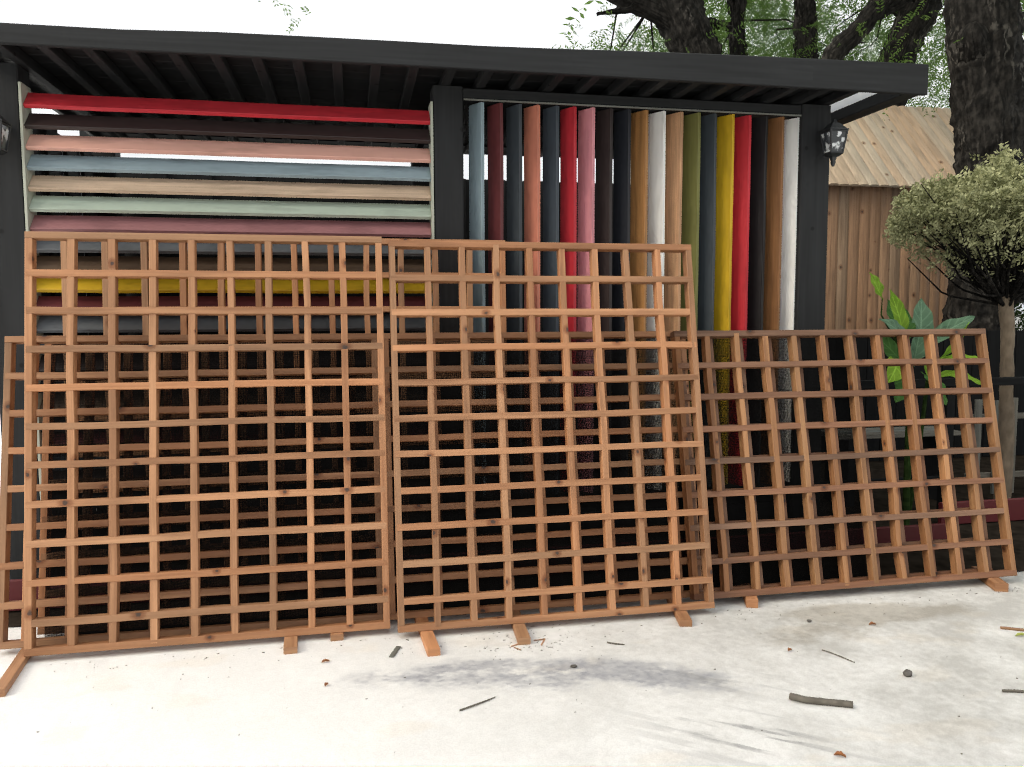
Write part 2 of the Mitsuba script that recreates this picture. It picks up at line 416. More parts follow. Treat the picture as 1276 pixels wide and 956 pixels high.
def paint_pid(color):
    _paint_base[0] += 1
    return _paint_base[0] * 32 + PNAMES.index(color)


s2 = math.sqrt(0.5)
lscr = thing('louvre_screen', 'screen of horizontal tilted sample boards in many paints between left and middle posts', 'louvre screen')
for xa in (-1.4445, 0.4065):
    m, uv = box(xa, xa + 0.012, 4.094, 4.21, 0.30, 2.365, bevel=0.001, axis=2)
    add(lscr, 'batten', m, 'batten_paint', uv=uv)
HC = ['red', 'dark brown', 'peach', 'light blue grey', 'pale tan', 'sage green', 'dusty rose', 'charcoal grey', 'walnut brown', 'mustard yellow', 'maroon',
      'charcoal grey', 'dark slate', 'dark brown', 'navy black', 'walnut brown', 'black', 'maroon', 'dark slate', 'dark brown', 'black']  # boards low down get dark paints in place of the shade there
for k, c in enumerate(HC):
    z0 = 2.272 - 0.0928 * k + RNG.normal(0, 0.0012)
    u, nn = np.array([0, s2, s2]), np.array([0, -s2, s2])
    L, T = 0.098, 0.021
    o = np.array([-1.431, 4.105, z0]) + u * L / 2 - nn * T / 2
    m, uv = bar(o, X, u, nn, 1.836, L, T, bevel=0.002, nseg=6, warp=0.0008, pid=paint_pid(c))
    add(lscr, 'board', m, 'board_paint', uv=uv, label=f'{c} painted horizontal board' if c != 'pale tan' else 'pale tan bare wood horizontal board')
lscr = thing('louvre_screen', 'screen of upright tilted sample boards in many paints between middle and right posts', 'louvre screen')
VC = ['light blue grey', 'maroon', 'dark slate', 'salmon', 'slate blue', 'red', 'pink', 'dark brown', 'navy black', 'orange brown', 'white', 'natural pine',
      'olive green', 'dark slate', 'mustard yellow', 'red', 'black', 'dark oak', 'white']
for k, c in enumerate(VC):
    x0 = 0.664 + 0.0973 * k + RNG.normal(0, 0.0012)
    a = math.radians(60 + RNG.normal(0, 0.8))
    u, nn = np.array([-math.cos(a), math.sin(a), 0]), np.array([-math.sin(a), -math.cos(a), 0])
    L, T = 0.104, 0.021
    zb = 0.365 + RNG.normal(0, 0.006)
    o = np.array([x0, 4.125, zb]) + u * L / 2 - nn * T / 2
    m, uv = bar(o, Z, u, nn, 2.382 - zb, L, T, bevel=0.002, nseg=6, warp=0.0008, pid=paint_pid(c))
    add(lscr, 'board', m, 'board_paint', uv=uv, label=(f'{c} painted upright board' if c not in ('orange brown', 'natural pine', 'dark oak') else f'{c} wood upright board'))

# ------------------------------------------------------------------ lattice panels
SW, SD, PT = 0.0268, 0.049, 0.15


def lattice(label, x0, yb, zb, lean, us, vs, rail_mat='cedar_wood', bar_mat='cedar_wood', roll=0.0, warp=0.0018, overhang=0.0):
    """Half-lapped grid: us and vs are the centre lines of the uprights and of the cross slats; it stands on its lower edge and leans back."""
    p = thing('lattice_panel', label, 'lattice panel', None)
    e_v = np.array([0, math.sin(lean), math.cos(lean)])
    e_d = np.array([0, math.cos(lean), -math.sin(lean)])
    e_u = X
    org = np.array([x0, yb, zb])
    W, H = us[-1] + SW / 2, vs[-1] + SW / 2
    for j, v in enumerate(vs):
        edge = j in (0, len(vs) - 1)
        o = org + e_v * v + e_d * SD / 2 + e_u * (0 if edge else 0.006)
        m, uv = bar(o, e_u, e_v, e_d, W if edge else W - 0.012, SW + RNG.normal(0, 0.0006), SD, nseg=6, warp=0 if edge else warp * 0.7)
        add(p, 'cross_slat', m, rail_mat, uv=uv)
    for i, u in enumerate(us):
        edge = i in (0, len(us) - 1)
        a, b = (SW + 0.0005 if edge else SW * 0.5), (H - SW - 0.0005 if edge else H - SW * 0.5)
        o = org + e_u * u + e_v * a + e_d * SD / 2
        m, uv = bar(o, e_v, e_u, e_d, b - a, SW + RNG.normal(0, 0.0006), SD - (0.001 if edge else 0.004), nseg=6, warp=0 if edge else warp)
        add(p, 'upright_slat', m, bar_mat, uv=uv)
    return p


def cells(n, first=None, last=None, pitch=PT):
    w = [pitch] * n
    if first:
        w[0] = first
    if last:
        w[-1] = last
    return SW / 2 + np.concatenate([[0], np.cumsum(w)])


tall_v = np.concatenate([[SW / 2], SW / 2 + 0.108 + PT * np.arange(11)])
lattice('tall cedar lattice panel at left front, leaning back on wood blocks', -1.2421, 3.2774, 0.0288, 0.1414, cells(9), tall_v)
lattice('tall cedar lattice panel in the middle front, overlapping the lower right panel', 0.1642, 3.2172, 0.0305, 0.1933, cells(9), tall_v)
lattice('low wide lattice panel at right front with brown cross slats', 1.4813, 3.2977, 0.0420, 0.2260, cells(11), cells(8), rail_mat='weathered_cedar_wood', bar_mat='dimmed_brown_cedar_wood')  # both its woods are taken darker, partly for weaker light at right
# behind the front ones
lattice('low wide lattice panel behind the left front panel, its end showing at far left', -1.377, 3.372, 0.028, 0.205,
        np.concatenate([[SW / 2], 0.102 + 0.156 * np.arange(9), [1.477]]), cells(8, pitch=0.151))
lattice('low wide lattice panel behind the middle front panel', 0.135, 3.372, 0.028, 0.205,
        np.concatenate([[SW / 2], 0.218 + 0.1573 * np.arange(8), [1.41]]), cells(8, pitch=0.151))
lattice('tall lattice panel behind the stacks, its top right corner showing above the middle front panel', -1.2685, 3.890, 0.030, 0.060, cells(12, pitch=0.1667), cells(10, pitch=0.163))
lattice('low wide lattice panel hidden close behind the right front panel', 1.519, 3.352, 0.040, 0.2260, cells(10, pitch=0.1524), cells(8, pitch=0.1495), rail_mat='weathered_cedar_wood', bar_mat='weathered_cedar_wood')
lattice('low lattice panel in deep shade behind the net and the left front panel', -1.272, 3.500, 0.028, 0.207, cells(9, pitch=0.1575), cells(8, pitch=0.149))
# black shade net hung behind the low panels: real threads, woven 3 mm apart
net = thing('shade_net', 'black see-through shade net stretched behind the low lattice panels', 'net')
NA, NX0, NX1, NH = 0.207, -1.225, 2.44, 1.232
NB = np.array([0, 3.436, 0.012])
nv, nd = np.array([0, math.sin(NA), math.cos(NA)]), np.array([0, math.cos(NA), -math.sin(NA)])
V = []
for x in np.arange(NX0, NX1, 0.003):
    w = 0.0016 * RNG.uniform(0.85, 1.15)
    x = x + RNG.normal(0, 0.0002)
    V.append([NB + X * x, NB + X * (x + w), NB + X * (x + w) + nv * NH, NB + X * x + nv * NH])
for v in np.arange(0, NH, 0.003):
    w = 0.0016 * RNG.uniform(0.85, 1.15)
    q = NB + nd * 0.0008 + nv * v
    V.append([q + X * NX0, q + X * NX1, q + X * NX1 + nv * w, q + X * NX0 + nv * w])
V = np.array(V).reshape(-1, 3)
scene['net_thread'] = {'type': 'twosided', 'bsdf': {'type': 'diffuse', 'reflectance': rgb(0.012, 0.012, 0.012)}}
add(net, 'weave', (V, quads(np.arange(len(V)).reshape(-1, 4))), 'net_thread', kind='stuff')
m, _ = bar(NB + X * NX0 + nv * (NH + 0.006), X, nv, nd, NX1 - NX0, 0.012, 0.004, bevel=0.001)
add(net, 'hem', m, 'net_thread')

# ------------------------------------------------------------------ wood blocks under the panels
def block(label, xf, yf, xb, yb, w, h, name='wood_block', cat='wood block', mat='cedar_wood'):
    k = thing(name, label, cat)
    d = np.array([xb - xf, yb - yf, 0])
    L = np.linalg.norm(d)
    d /= L
    e1 = np.array([-d[1], d[0], 0])
    m, uv = bar(np.array([xf, yf, h / 2 + 0.0005]), d, e1, Z, L, w, h, bevel=0.002)
    put(k, m, mat, uv=uv)


block('long cedar strip sticking out under the left corner of left panel', -1.222, 3.00, -1.275, 3.46, 0.040, 0.027)
block('small square cedar block under the right half of left panel', -0.256, 3.168, -0.27, 3.45, 0.052, 0.027)
block('short cedar block set far back under the right end of left panel', -0.080, 3.262, -0.085, 3.46, 0.052, 0.027)
block('cedar block angled out under the left corner of middle panel', 0.290, 3.035, 0.268, 3.42, 0.050, 0.029)
block('cedar block lying among splinters under the middle of middle panel', 0.655, 3.070, 0.675, 3.40, 0.050, 0.029)
block('cedar block under the right end of middle panel', 1.362, 3.115, 1.425, 3.42, 0.052, 0.029)
block('cedar block under the left end of right panel', 1.742, 3.262, 1.82, 3.47, 0.052, 0.040)
block('cedar block under the right end of right panel', 2.998, 3.218, 3.085, 3.47, 0.060, 0.040)
for sx, sy, ang, L, lab in ((0.60, 3.06, 0.5, 0.05, 'leftmost thin splinter of wood'), (0.72, 3.05, 1.1, 0.06, 'longest splinter of wood, at the right'), (0.63, 3.02, 2.2, 0.035, 'shortest splinter of wood, nearest the camera'), (0.70, 3.10, 0.1, 0.05, 'thin splinter of wood close to the panel')):
    block(lab + ' by the middle block under middle panel', sx, sy, sx + L * math.cos(ang), sy + L * math.sin(ang), 0.006, 0.004, 'wood_splinter', 'splinter')
    labels[[k for k in labels if k.startswith('wood_splinter')][-1]]['group'] = 'splinters round the middle block'

# ------------------------------------------------------------------ wall lanterns on the posts
def lantern(label, cx, cy, zt):
    k = thing('wall_lantern', label, 'lantern')
    q = 0.8

    def frus(w0, w1, z0, z1):
        b = trimesh.creation.box([1, 1, 1])
        v = b.vertices.copy()
        s = np.where(v[:, 2] > 0, w1, w0) * q
        return trimesh.Trimesh(np.stack([cx + v[:, 0] * s, cy + v[:, 1] * s, np.where(v[:, 2] > 0, z1, z0)], 1), b.faces, process=False)
    cap = trimesh.util.concatenate([frus(0.136, 0.136, zt - 0.006, zt), frus(0.12, 0.05, zt + 0.0005, zt + 0.035), frus(0.03, 0.018, zt + 0.0355, zt + 0.055)])
    add(k, 'cap', cap, 'black_metal')
    add(k, 'glass', frus(0.078, 0.118, zt - 0.125, zt - 0.007), 'cloudy_glass')
    fr = []
    for sx in (-1, 1):
        for sy in (-1, 1):
            a, b_ = np.array([cx + sx * 0.041 * q, cy + sy * 0.041 * q, zt - 0.126]), np.array([cx + sx * 0.061 * q, cy + sy * 0.061 * q, zt - 0.0065])
            fr.append(bar(a, unit(b_ - a), X, unit(np.cross(unit(b_ - a), X)), np.linalg.norm(b_ - a), 0.008, 0.008, bevel=0.001)[0])
    for sx, sy, ex in ((0, -1, X), (0, 1, X), (-1, 0, Y), (1, 0, Y)):
        for w, z in ((0.043 * q, zt - 0.122), (0.0605 * q, zt - 0.012)):
            fr.append(bar(np.array([cx + sx * w, cy + sy * w, z]) - ex * w, ex, unit(np.cross(Z, ex)), Z, 2 * w, 0.008, 0.008, bevel=0.001)[0])
    add(k, 'frame', join(fr), 'black_metal')
    base = trimesh.util.concatenate([frus(0.05, 0.09, zt - 0.140, zt - 0.127), frus(0.02, 0.035, zt - 0.165, zt - 0.1405), frus(0.012, 0.026, zt - 0.19, zt - 0.1655)])
    add(k, 'base', base, 'black_metal')
    m, _ = bar([cx, cy + 0.05, zt + 0.012], unit([0, 1, 0]), X, Z, 0.052, 0.02, 0.02, bevel=0.002)
    add(k, 'bracket', m, 'black_metal')


lantern('black wall lantern with cloudy glass on the right pergola post', 2.545, 3.995, 2.29)
lantern('black wall lantern on the left pergola post at the edge of the photo', -1.515, 3.995, 2.165)

# ------------------------------------------------------------------ log-board house behind, right
house = thing('log_house', 'wooden hut with tan ridged board roof and brown log board wall behind the pergola', 'hut')


def half_round(org, e0, e1, e2, L, w, h, pid):
    """A board with a rounded face towards -e2."""
    org, e0, e1, e2 = (np.asarray(q, float) for q in (org, e0, e1, e2))
    t = np.linspace(-1, 1, 9)
    prof = np.stack([t * w / 2, -h * np.sqrt(np.maximum(1 - t ** 2 * 0.96, 0))], 1)
    prof = np.vstack([prof, [[w / 2, 0.012], [-w / 2, 0.012], prof[0]]])
    per = np.concatenate([[0], np.cumsum(np.linalg.norm(np.diff(prof, axis=0), axis=1))])
    ss = np.linspace(0, L, 4)
    V = np.vstack([org + e0 * s + prof[:, :1] * e1 + prof[:, 1:] * e2 for s in ss])
    UV = np.vstack([np.stack([np.full(len(prof), pid * UVSTEP + 0.02 + s), per], 1) for s in ss])
    m = len(prof)
    F = quads([[r * m + j, r * m + j + 1, (r + 1) * m + j + 1, (r + 1) * m + j] for r in range(3) for j in range(m - 1)])
    F = np.vstack([F, [[0, j + 1, j] for j in range(1, m - 2)], [[3 * m, 3 * m + j, 3 * m + j + 1] for j in range(1, m - 2)]])
    if np.dot(np.cross(e1, e2), e0) < 0:
        F = F[:, ::-1]
    return (V, F), UV


HX0, HX1, HY, BW = 4.02, 6.78, 7.40, 0.118
k = 0
x = HX0
while x < HX1:
    _pid[0] += 1
    m, uv = half_round([x, HY, 0.0], Z, X, Y, 2.69, BW + 0.002, 0.022, _pid[0])
    add(house, 'wall_board', m, 'log_board_wood', smooth=False, uv=uv)
    x += BW
SL = math.radians(47)
e_r, e_n = np.array([0, math.cos(SL), math.sin(SL)]), np.array([0, math.sin(SL), -math.cos(SL)])
x = HX0 - 0.05
while x < HX1 + 0.05:
    _pid[0] += 1
    m, uv = half_round(np.array([x, HY - 0.16, 2.565]) + np.array([0, 0, RNG.uniform(-0.002, 0.002)]), e_r, X, e_n, 1.42, 0.108, 0.016, _pid[0])
    add(house, 'roof_board', m, 'pale_board_wood', uv=uv)
    x += 0.110
for y0, y1, z0, z1 in ((HY + 0.02, HY + 0.75, 2.45, 2.5),):
    m, uv = box(HX0, HX1, y0, y1, z0, z1, axis=0)
    add(house, 'ceiling', m, 'log_board_wood', uv=uv)
from shapely.geometry import Polygon
for x in (HX0, HX1 - 0.03):
    gm = trimesh.creation.extrude_polygon(Polygon([(HY + 0.02, 0), (HY + 0.02, 2.5), (HY + 0.76, 3.42), (HY + 0.76, 0)]), 0.03)
    gv = gm.vertices[:, [2, 0, 1]] + np.array([x, 0, 0])
    add(house, 'side_wall', (gv, gm.faces), 'log_board_wood', uv=np.stack([gv[:, 2] + 3000, gv[:, 1]], 1))

# ------------------------------------------------------------------ black fence, rail, pickets, bench
fence = thing('board_fence', 'low black board fence in front of the ridged hut', 'fence')
x = 2.75
while x < 9.0:
    m, uv = box(x, x + 0.146, 6.30, 6.325, 0.02, 1.16 + RNG.normal(0, 0.006), bevel=0.003, axis=2)
    add(fence, 'board', m, 'black_paint', uv=uv)
    x += 0.15
m, uv = box(2.7, 9.0, 6.328, 6.37, 0.95, 1.03, axis=0)
add(fence, 'rail', m, 'black_paint', uv=uv)

rail = thing('garden_railing', 'black timber railing behind the right lattice panel, below the topiary', 'railing')
m, uv = box(2.70, 6.4, 4.53, 4.60, 0.846, 0.895, axis=0)
add(rail, 'top_rail', m, 'black_paint', uv=uv)
for x in (2.75, 3.75, 4.95, 6.2):
    m, uv = box(x, x + 0.06, 4.535, 4.595, 0.0, 0.844, axis=2)
    add(rail, 'post', m, 'black_paint', uv=uv)
m, uv = box(2.82, 3.74, 4.55, 4.58, 0.20, 0.26, axis=0)
add(rail, 'rail', m, 'black_paint', uv=uv)

pk = thing('picket_fence', 'few grey weathered pickets standing under the black railing', 'fence')
for x, h, w in ((4.40, 0.70, 0.055), (4.565, 0.69, 0.06), (4.70, 0.705, 0.045), (4.87, 0.69, 0.05), (5.03, 0.70, 0.05), (5.2, 0.69, 0.05)):
    m, uv = box(x - w / 2, x + w / 2, 5.0, 5.018, 0.0, h, bevel=0.002, axis=2)
    add(pk, 'picket', m, 'grey_board_wood', uv=uv)
for z in (0.12, 0.55):
    m, uv = box(4.34, 5.3, 5.02, 5.05, z, z + 0.04, bevel=0.002, axis=0)
    add(pk, 'rail', m, 'grey_board_wood', uv=uv)

bn = thing('garden_bench', 'low bench with top coloured pale grey for the light on it, seen through the right lattice panel', 'bench')
for y in (4.86, 4.96, 5.06):
    m, uv = box(3.20, 4.14, y, y + 0.09, 0.470, 0.500, axis=0)
    add(bn, 'seat_slat', m, 'grey_board_wood', uv=uv)  # paler than the legs: light falling on the seat put into its colour
for x in (3.28, 4.0):
    m, uv = box(x, x + 0.06, 4.87, 5.14, 0.0, 0.468, axis=2)
    add(bn, 'leg', m, 'black_stain', uv=uv)

# ------------------------------------------------------------------ trees
def leaflets(o, d, size, npair, rng, aspect=0.36):
    """Feathery sprigs: from origins o in directions d, npair pairs of small leaves along each."""
    n = len(o)
    d = d / np.linalg.norm(d, axis=1, keepdims=True)
    side = np.cross(d, rng.normal(0, 1, (n, 3)))
    side /= np.linalg.norm(side, axis=1, keepdims=True)
    V = []
    for j in range(npair):
        for sgn in (-1, 1):
            t = (j + 0.6) * size * 0.62
            c = o + d * t[:, None] + np.array([0, 0, -1]) * (t ** 2)[:, None] * 0.8
            ax = side * sgn + d * 0.45 + rng.normal(0, 0.22, (n, 3))
            ax /= np.linalg.norm(ax, axis=1, keepdims=True)
            wd = np.cross(ax, rng.normal(0, 1, (n, 3)) * 0.5 + np.cross(side, d))
            wd /= np.linalg.norm(wd, axis=1, keepdims=True)
            L = (size * (1 - 0.35 * abs(j / npair - 0.4)))[:, None]
            V.append(np.stack([c, c + ax * L * 0.5 + wd * L * aspect / 2, c + ax * L, c + ax * L * 0.5 - wd * L * aspect / 2], 1))
    V = np.concatenate(V).reshape(-1, 3)
    q = np.arange(len(V)).reshape(-1, 4)
    return V, quads(q)


def crown_mesh(centres, rng, per, spread, size, npair, droop=0.5):
    c = np.repeat(centres, per, 0)
    o = c + rng.normal(0, 1, c.shape) * spread * np.array([1, 1, 0.6])
    d = rng.normal(0, 1, c.shape) + (o - c) * 2 + np.array([0, 0, -droop])
    return leaflets(o, d, size * rng.uniform(0.75, 1.25, len(o)), npair, rng)


def tree(label, trunk, limbs, centres, shade_canopy, seed, dangling=(), leaf=0.050, per=25, spread=0.25, sides=40, twigs=True):
    k = thing('tree', label, 'tree')
    path, rad = trunk
    m, uv = tube(path, rad, sides=sides, bump=0.03, freq=4, seed=seed, per_m=40, ridge=0.055, ridges=13)
    add(k, 'trunk', m, 'bark', smooth=True, uv=uv)
    for p, r in limbs:
        m, uv = tube(p, r, sides=26, bump=0.02, freq=5, seed=seed + 3, per_m=30, ridge=0.03, ridges=9)
        add(k, 'limb', m, 'bark', smooth=True, uv=uv)
    rng = np.random.default_rng(seed)
    parts = []
    if len(centres):
        parts.append(crown_mesh(centres, rng, per, spread, leaf, 7))
    if len(shade_canopy):
        parts.append(crown_mesh(shade_canopy, rng, 14, 0.5, leaf * 3.2, 5))  # unseen big-leaf clumps above the view, added to shade what lies below
    ends = [np.asarray(p)[i] for p, _ in [trunk] + limbs for i in range(1, len(p))]
    if len(dangling):
        parts.append(crown_mesh(np.array(dangling), rng, 5, 0.05, leaf * 0.8, 6))
    if twigs and len(centres):
        tw = []
        for c in centres[::3]:
            e = min(ends, key=lambda q: np.linalg.norm(q - c))
            if np.linalg.norm(e - c) < 1.9:
                mid = (e + c) / 2 + rng.normal(0, 0.12, 3)
                tw.append(tube([e, mid, c], [0.013, 0.008, 0.003], sides=5, per_m=7)[0])
        if tw:
            add(k, 'twig', join(tw), 'bark', kind='stuff')
    if parts:
        add(k, 'crown', join(parts), 'tree_leaf', kind='stuff')
    return k


def cloud(n, lo, hi, seed, keep=None):
    r = np.random.default_rng(seed)
    c = r.uniform(0, 1, (n, 3)) * (np.array(hi) - np.array(lo)) + np.array(lo)
    return c if keep is None else c[keep(c)]


# leaning trunk whose limb forks to the left
fork = tree('thick leaning tree with a limb forking left above the pergola roof',
            ([[4.35, 8.75, -0.1], [4.2, 8.65, 1.6], [3.98, 8.5, 3.2], [3.74, 8.5, 4.12], [3.55, 8.5, 4.52], [3.40, 8.5, 4.9], [3.3, 8.5, 6.5]], [0.34, 0.30, 0.26, 0.235, 0.245, 0.24, 0.16]),
            [([[3.55, 8.5, 4.42], [3.2, 8.5, 4.58], [2.85, 8.48, 4.68], [2.3, 8.4, 4.98], [1.3, 8.2, 5.25], [-0.5, 8.05, 4.6]], [0.14, 0.115, 0.10, 0.07, 0.03, 0.006]),
             ([[3.05, 8.46, 4.62], [2.9, 8.4, 4.50], [2.7, 8.35, 4.45], [2.55, 8.3, 4.40]], [0.035, 0.025, 0.015, 0.008])],
            np.vstack([cloud(60, (2.5, 8.7, 4.0), (4.4, 10.2, 5.0), 11, lambda c: (c[:, 2] < 4.15 + (c[:, 0] - 2.5) * 0.36)), cloud(22, (4.0, 9.2, 4.3), (5.2, 10.8, 5.8), 12)]),
            cloud(26, (0.8, 6.5, 6.0), (4.5, 10.5, 8.5), 13), 21, dangling=[[-0.70, 8.0, 4.30], [-0.42, 8.0, 4.12]])
tree('thin straight dark tree behind the roof between leaning tree and middle tree',
     ([[4.52, 9.0, -0.1], [4.48, 9.0, 2.5], [4.475, 9.0, 4.3], [4.455, 9.0, 4.7], [4.44, 9.0, 5.2], [4.5, 9.0, 7.2]], [0.12, 0.11, 0.083, 0.08, 0.078, 0.05]),
     [([[4.46, 9.0, 4.62], [4.25, 9.05, 4.66], [4.0, 9.1, 4.72], [3.7, 9.1, 4.9]], [0.05, 0.04, 0.034, 0.02])],
     cloud(55, (4.6, 9.5, 4.2), (6.4, 11.5, 6.0), 31), cloud(16, (3.8, 7.5, 6.0), (6.2, 11, 8.0), 32), 41, sides=24)
tree('middle tree with a slanting limb rising to the right above the roof',
     ([[5.25, 8.8, -0.1], [5.22, 8.8, 2.2], [5.208, 8.8, 4.2], [5.21, 8.8, 4.6], [5.18, 8.8, 5.0], [5.1, 8.8, 7.0]], [0.19, 0.165, 0.125, 0.115, 0.11, 0.08]),
     [([[5.12, 8.6, 3.4], [5.168, 8.2, 4.056], [5.41, 8.2, 4.324], [5.653, 8.2, 4.593], [5.83, 8.2, 4.85], [6.3, 8.0, 6.0]], [0.12, 0.105, 0.10, 0.095, 0.09, 0.06]),
      ([[5.55, 8.2, 4.47], [5.75, 8.2, 4.58], [5.97, 8.2, 4.70], [6.3, 8.2, 4.93], [7.0, 8.2, 5.3]], [0.055, 0.05, 0.045, 0.04, 0.02])],
     np.vstack([cloud(55, (5.6, 9.3, 4.1), (7.6, 11.5, 6.0), 51), [[5.15, 8.55, 4.45], [5.2, 8.6, 4.3], [5.65, 8.3, 4.3]]]), cloud(30, (4.8, 4.5, 6.0), (7.2, 9.5, 8.2), 52), 61, sides=28)
tree('thick dark tree leaning right behind the right end of the pergola roof',
     ([[6.0, 9.0, -0.1], [6.15, 8.95, 2.0], [6.3, 8.85, 3.7], [6.39, 8.8, 4.26], [6.52, 8.8, 4.59], [6.69, 8.8, 4.92], [6.85, 8.8, 5.4], [7.3, 8.8, 7.0]], [0.28, 0.25, 0.21, 0.195, 0.195, 0.205, 0.20, 0.12]),
     [([[6.6, 8.8, 4.75], [6.3, 8.9, 5.1], [6.0, 9.0, 5.6], [5.7, 9.0, 6.3]], [0.08, 0.07, 0.06, 0.03])],
     cloud(34, (6.4, 9.2, 4.0), (8.6, 11, 6.0), 71), cloud(22, (5.5, 3.5, 5.8), (8.5, 7.5, 7.6), 72), 81, sides=30)
tree('massive rough-barked tree trunk at the right edge behind the topiary',
     ([[5.98, 6.85, -0.1], [5.95, 6.85, 0.8], [5.98, 6.82, 1.8], [6.0, 6.8, 2.5], [5.92, 6.8, 3.35], [5.86, 6.8, 3.85], [5.81, 6.8, 4.25], [5.8, 6.8, 5.2], [5.9, 6.8, 7.0]], [0.36, 0.29, 0.285, 0.29, 0.30, 0.305, 0.285, 0.27, 0.2]),
     [([[5.68, 6.72, 3.72], [5.58, 6.62, 3.80], [5.52, 6.56, 3.86], [5.50, 6.54, 3.90]], [0.15, 0.125, 0.09, 0.03]),
      ([[6.0, 6.8, 3.0], [6.3, 6.8, 3.3], [6.7, 6.9, 3.7], [7.4, 7.0, 4.6]], [0.10, 0.09, 0.08, 0.05])],
     np.vstack([cloud(70, (7.0, 7.6, 2.6), (9.4, 10.0, 5.6), 91), [[5.55, 7.5, 3.75], [5.6, 7.6, 4.1]]]), cloud(130, (3.4, -2.0, 5.2), (10.0, 6.5, 8.0), 93), 101)  # crown stretched out of view over the camera to shade the right side
hedge = thing('hedge', 'dark leafy hedge behind the fence at the right edge', 'hedge')
add(hedge, 'foliage', crown_mesh(cloud(420, (6.5, 7.9, 0.1), (12, 9.0, 2.9), 111), np.random.default_rng(5), 16, 0.2, 0.06, 4), 'dark_leaf')
m, uv = tube([[8.2, 8.5, 0], [8.2, 8.5, 1.0], [8.3, 8.5, 2.0]], [0.06, 0.05, 0.02], sides=8)
add(hedge, 'stem', m, 'bark', uv=uv)

# ------------------------------------------------------------------ variegated topiary
top = thing('topiary_tree', 'flat-topped clipped shrub with pale variegated leaves beside the pergola', 'topiary')
m, uv = tube([[4.44, 4.8, 0.0], [4.445, 4.8, 0.5], [4.43, 4.8, 0.85], [4.42, 4.8, 1.15], [4.395, 4.8, 1.42], [4.40, 4.8, 1.6]], [0.055, 0.05, 0.044, 0.043, 0.045, 0.03], sides=18, bump=0.012, freq=9, per_m=40)
add(top, 'trunk', m, 'shrub_bark', smooth=True, uv=uv)
rng = np.random.default_rng(77)
N = 9000
th, rr = rng.uniform(0, 2 * np.pi, N), np.sqrt(rng.uniform(0, 1, N))
lump = 0.07 * np.sin(th * 3 + 1) + 0.05 * np.sin(th * 7)
R = 0.70 * (1 + lump)
x, y = 4.44 + R * rr * np.cos(th), 4.85 + R * rr * np.sin(th)
hump = meshkit.noise(np.stack([x * 6.5, y * 6.5, x * 0], 1)) - 0.5
topz = 2.00 + 0.22 * (1 - rr ** 2.2) + 0.20 * hump
botz = 1.84 - 0.36 * (1 - rr ** 2)
z = topz - (topz - botz) * rng.uniform(0, 1, N) ** 3.6
tips = rng.uniform(0, 1, N) < 0.05
z[tips] += rng.uniform(0.0, 0.11, tips.sum())
sh = rng.uniform(0, 1, N) < 0.022
x[sh], y[sh] = 4.28 + rng.normal(0, 0.05, sh.sum()), 4.75 + rng.normal(0, 0.05, sh.sum())
z[sh] = rng.uniform(2.1, 2.36, sh.sum())
o = np.stack([x, y, z], 1)
d = rng.normal(0, 0.8, (N, 3)) + np.stack([np.cos(th) * rr, np.sin(th) * rr, 0.9 + 0 * th], 1)
add(top, 'crown', leaflets(o, d, rng.uniform(0.022, 0.042, N), 3, rng, aspect=0.5), 'topiary_leaf')
tw = []
for a in range(170):
    t_, q = rng.uniform(0, 2 * np.pi), rng.uniform(0.25, 0.98)
    e = np.array([4.42 + 0.70 * q * math.cos(t_), 4.85 + 0.70 * q * math.sin(t_), 1.93 + 0.1 * rng.normal()])
    b = np.array([4.40, 4.8, 1.32 + 0.25 * rng.uniform()])
    mid = b + (e - b) * 0.5 + np.array([0, 0, -0.06]) + rng.normal(0, 0.03, 3)
    tw.append(tube([b, mid, e], [0.012, 0.007, 0.003], sides=5, per_m=14)[0])
add(top, 'branch', join(tw), 'bark', kind='stuff')

# ------------------------------------------------------------------ broad-leaved plant
def leaf_mesh(base, tip, width, up, droop=0.12, fold=0.25, stalk=0.12):
    base, tip = np.asarray(base, float), np.asarray(tip, float)
    ax = tip - base
    L = np.linalg.norm(ax)
    ax /= L
    up = unit(np.asarray(up, float) - ax * np.dot(up, ax))
    sd = np.cross(ax, up)
    V, UV, n, m = [], [], 19, 9
    for i in range(n):
        t = i / (n - 1)
        tt = max(0, (t - stalk) / (1 - stalk))
        w = 0.004 + width * (math.sin(math.pi * min(1, tt) ** 0.85) ** 0.8) * (1 - 0.25 * tt) if tt > 0 else 0.004
        w = 0.0015 if i == n - 1 else w
        c = base + ax * L * t + up * (droop * L * math.sin(math.pi * t))
        for j in range(m):
            s = (j / (m - 1) - 0.5) * 2
            wav = min(0.008, 0.08 * width) * math.sin(t * 17 + s * 2) * abs(s)
            V.append(c + sd * s * w / 2 + up * (abs(s) * fold * w / 2 + wav - (0.003 if j == m // 2 else 0)))
            UV.append([t * L * 8, s])
    F = quads([[r * m + j, r * m + j + 1, (r + 1) * m + j + 1, (r + 1) * m + j] for r in range(n - 1) for j in range(m - 1)])
    return (np.array(V), F), np.array(UV)


def vein(lo, hi):
    def fn(p, n, uv):
        c = mix(lo, hi, fbm(p.x * 12, p.y * 12, p.z * 12)) * (1 - 0.3 * smoothstep(0.62, 0.75, fbm(p.x * 30, p.y * 30, p.z * 30)))
        w = uv.x * 2.2 - 1.3 * dr.abs(uv.y)
        side = 0.5 * (1 - smoothstep(0.05, 0.16, dr.abs(w - dr.round(w))))
        mid = 1 - smoothstep(0.03, 0.10, dr.abs(uv.y))
        return mix(c, mi.Color3f(*hi) * 1.4, 0.8 * dr.maximum(mid, side))
    return {'type': 'principledthin', 'roughness': 0.35, 'diff_trans': 0.75, 'base_color': mikit.proc(fn)}


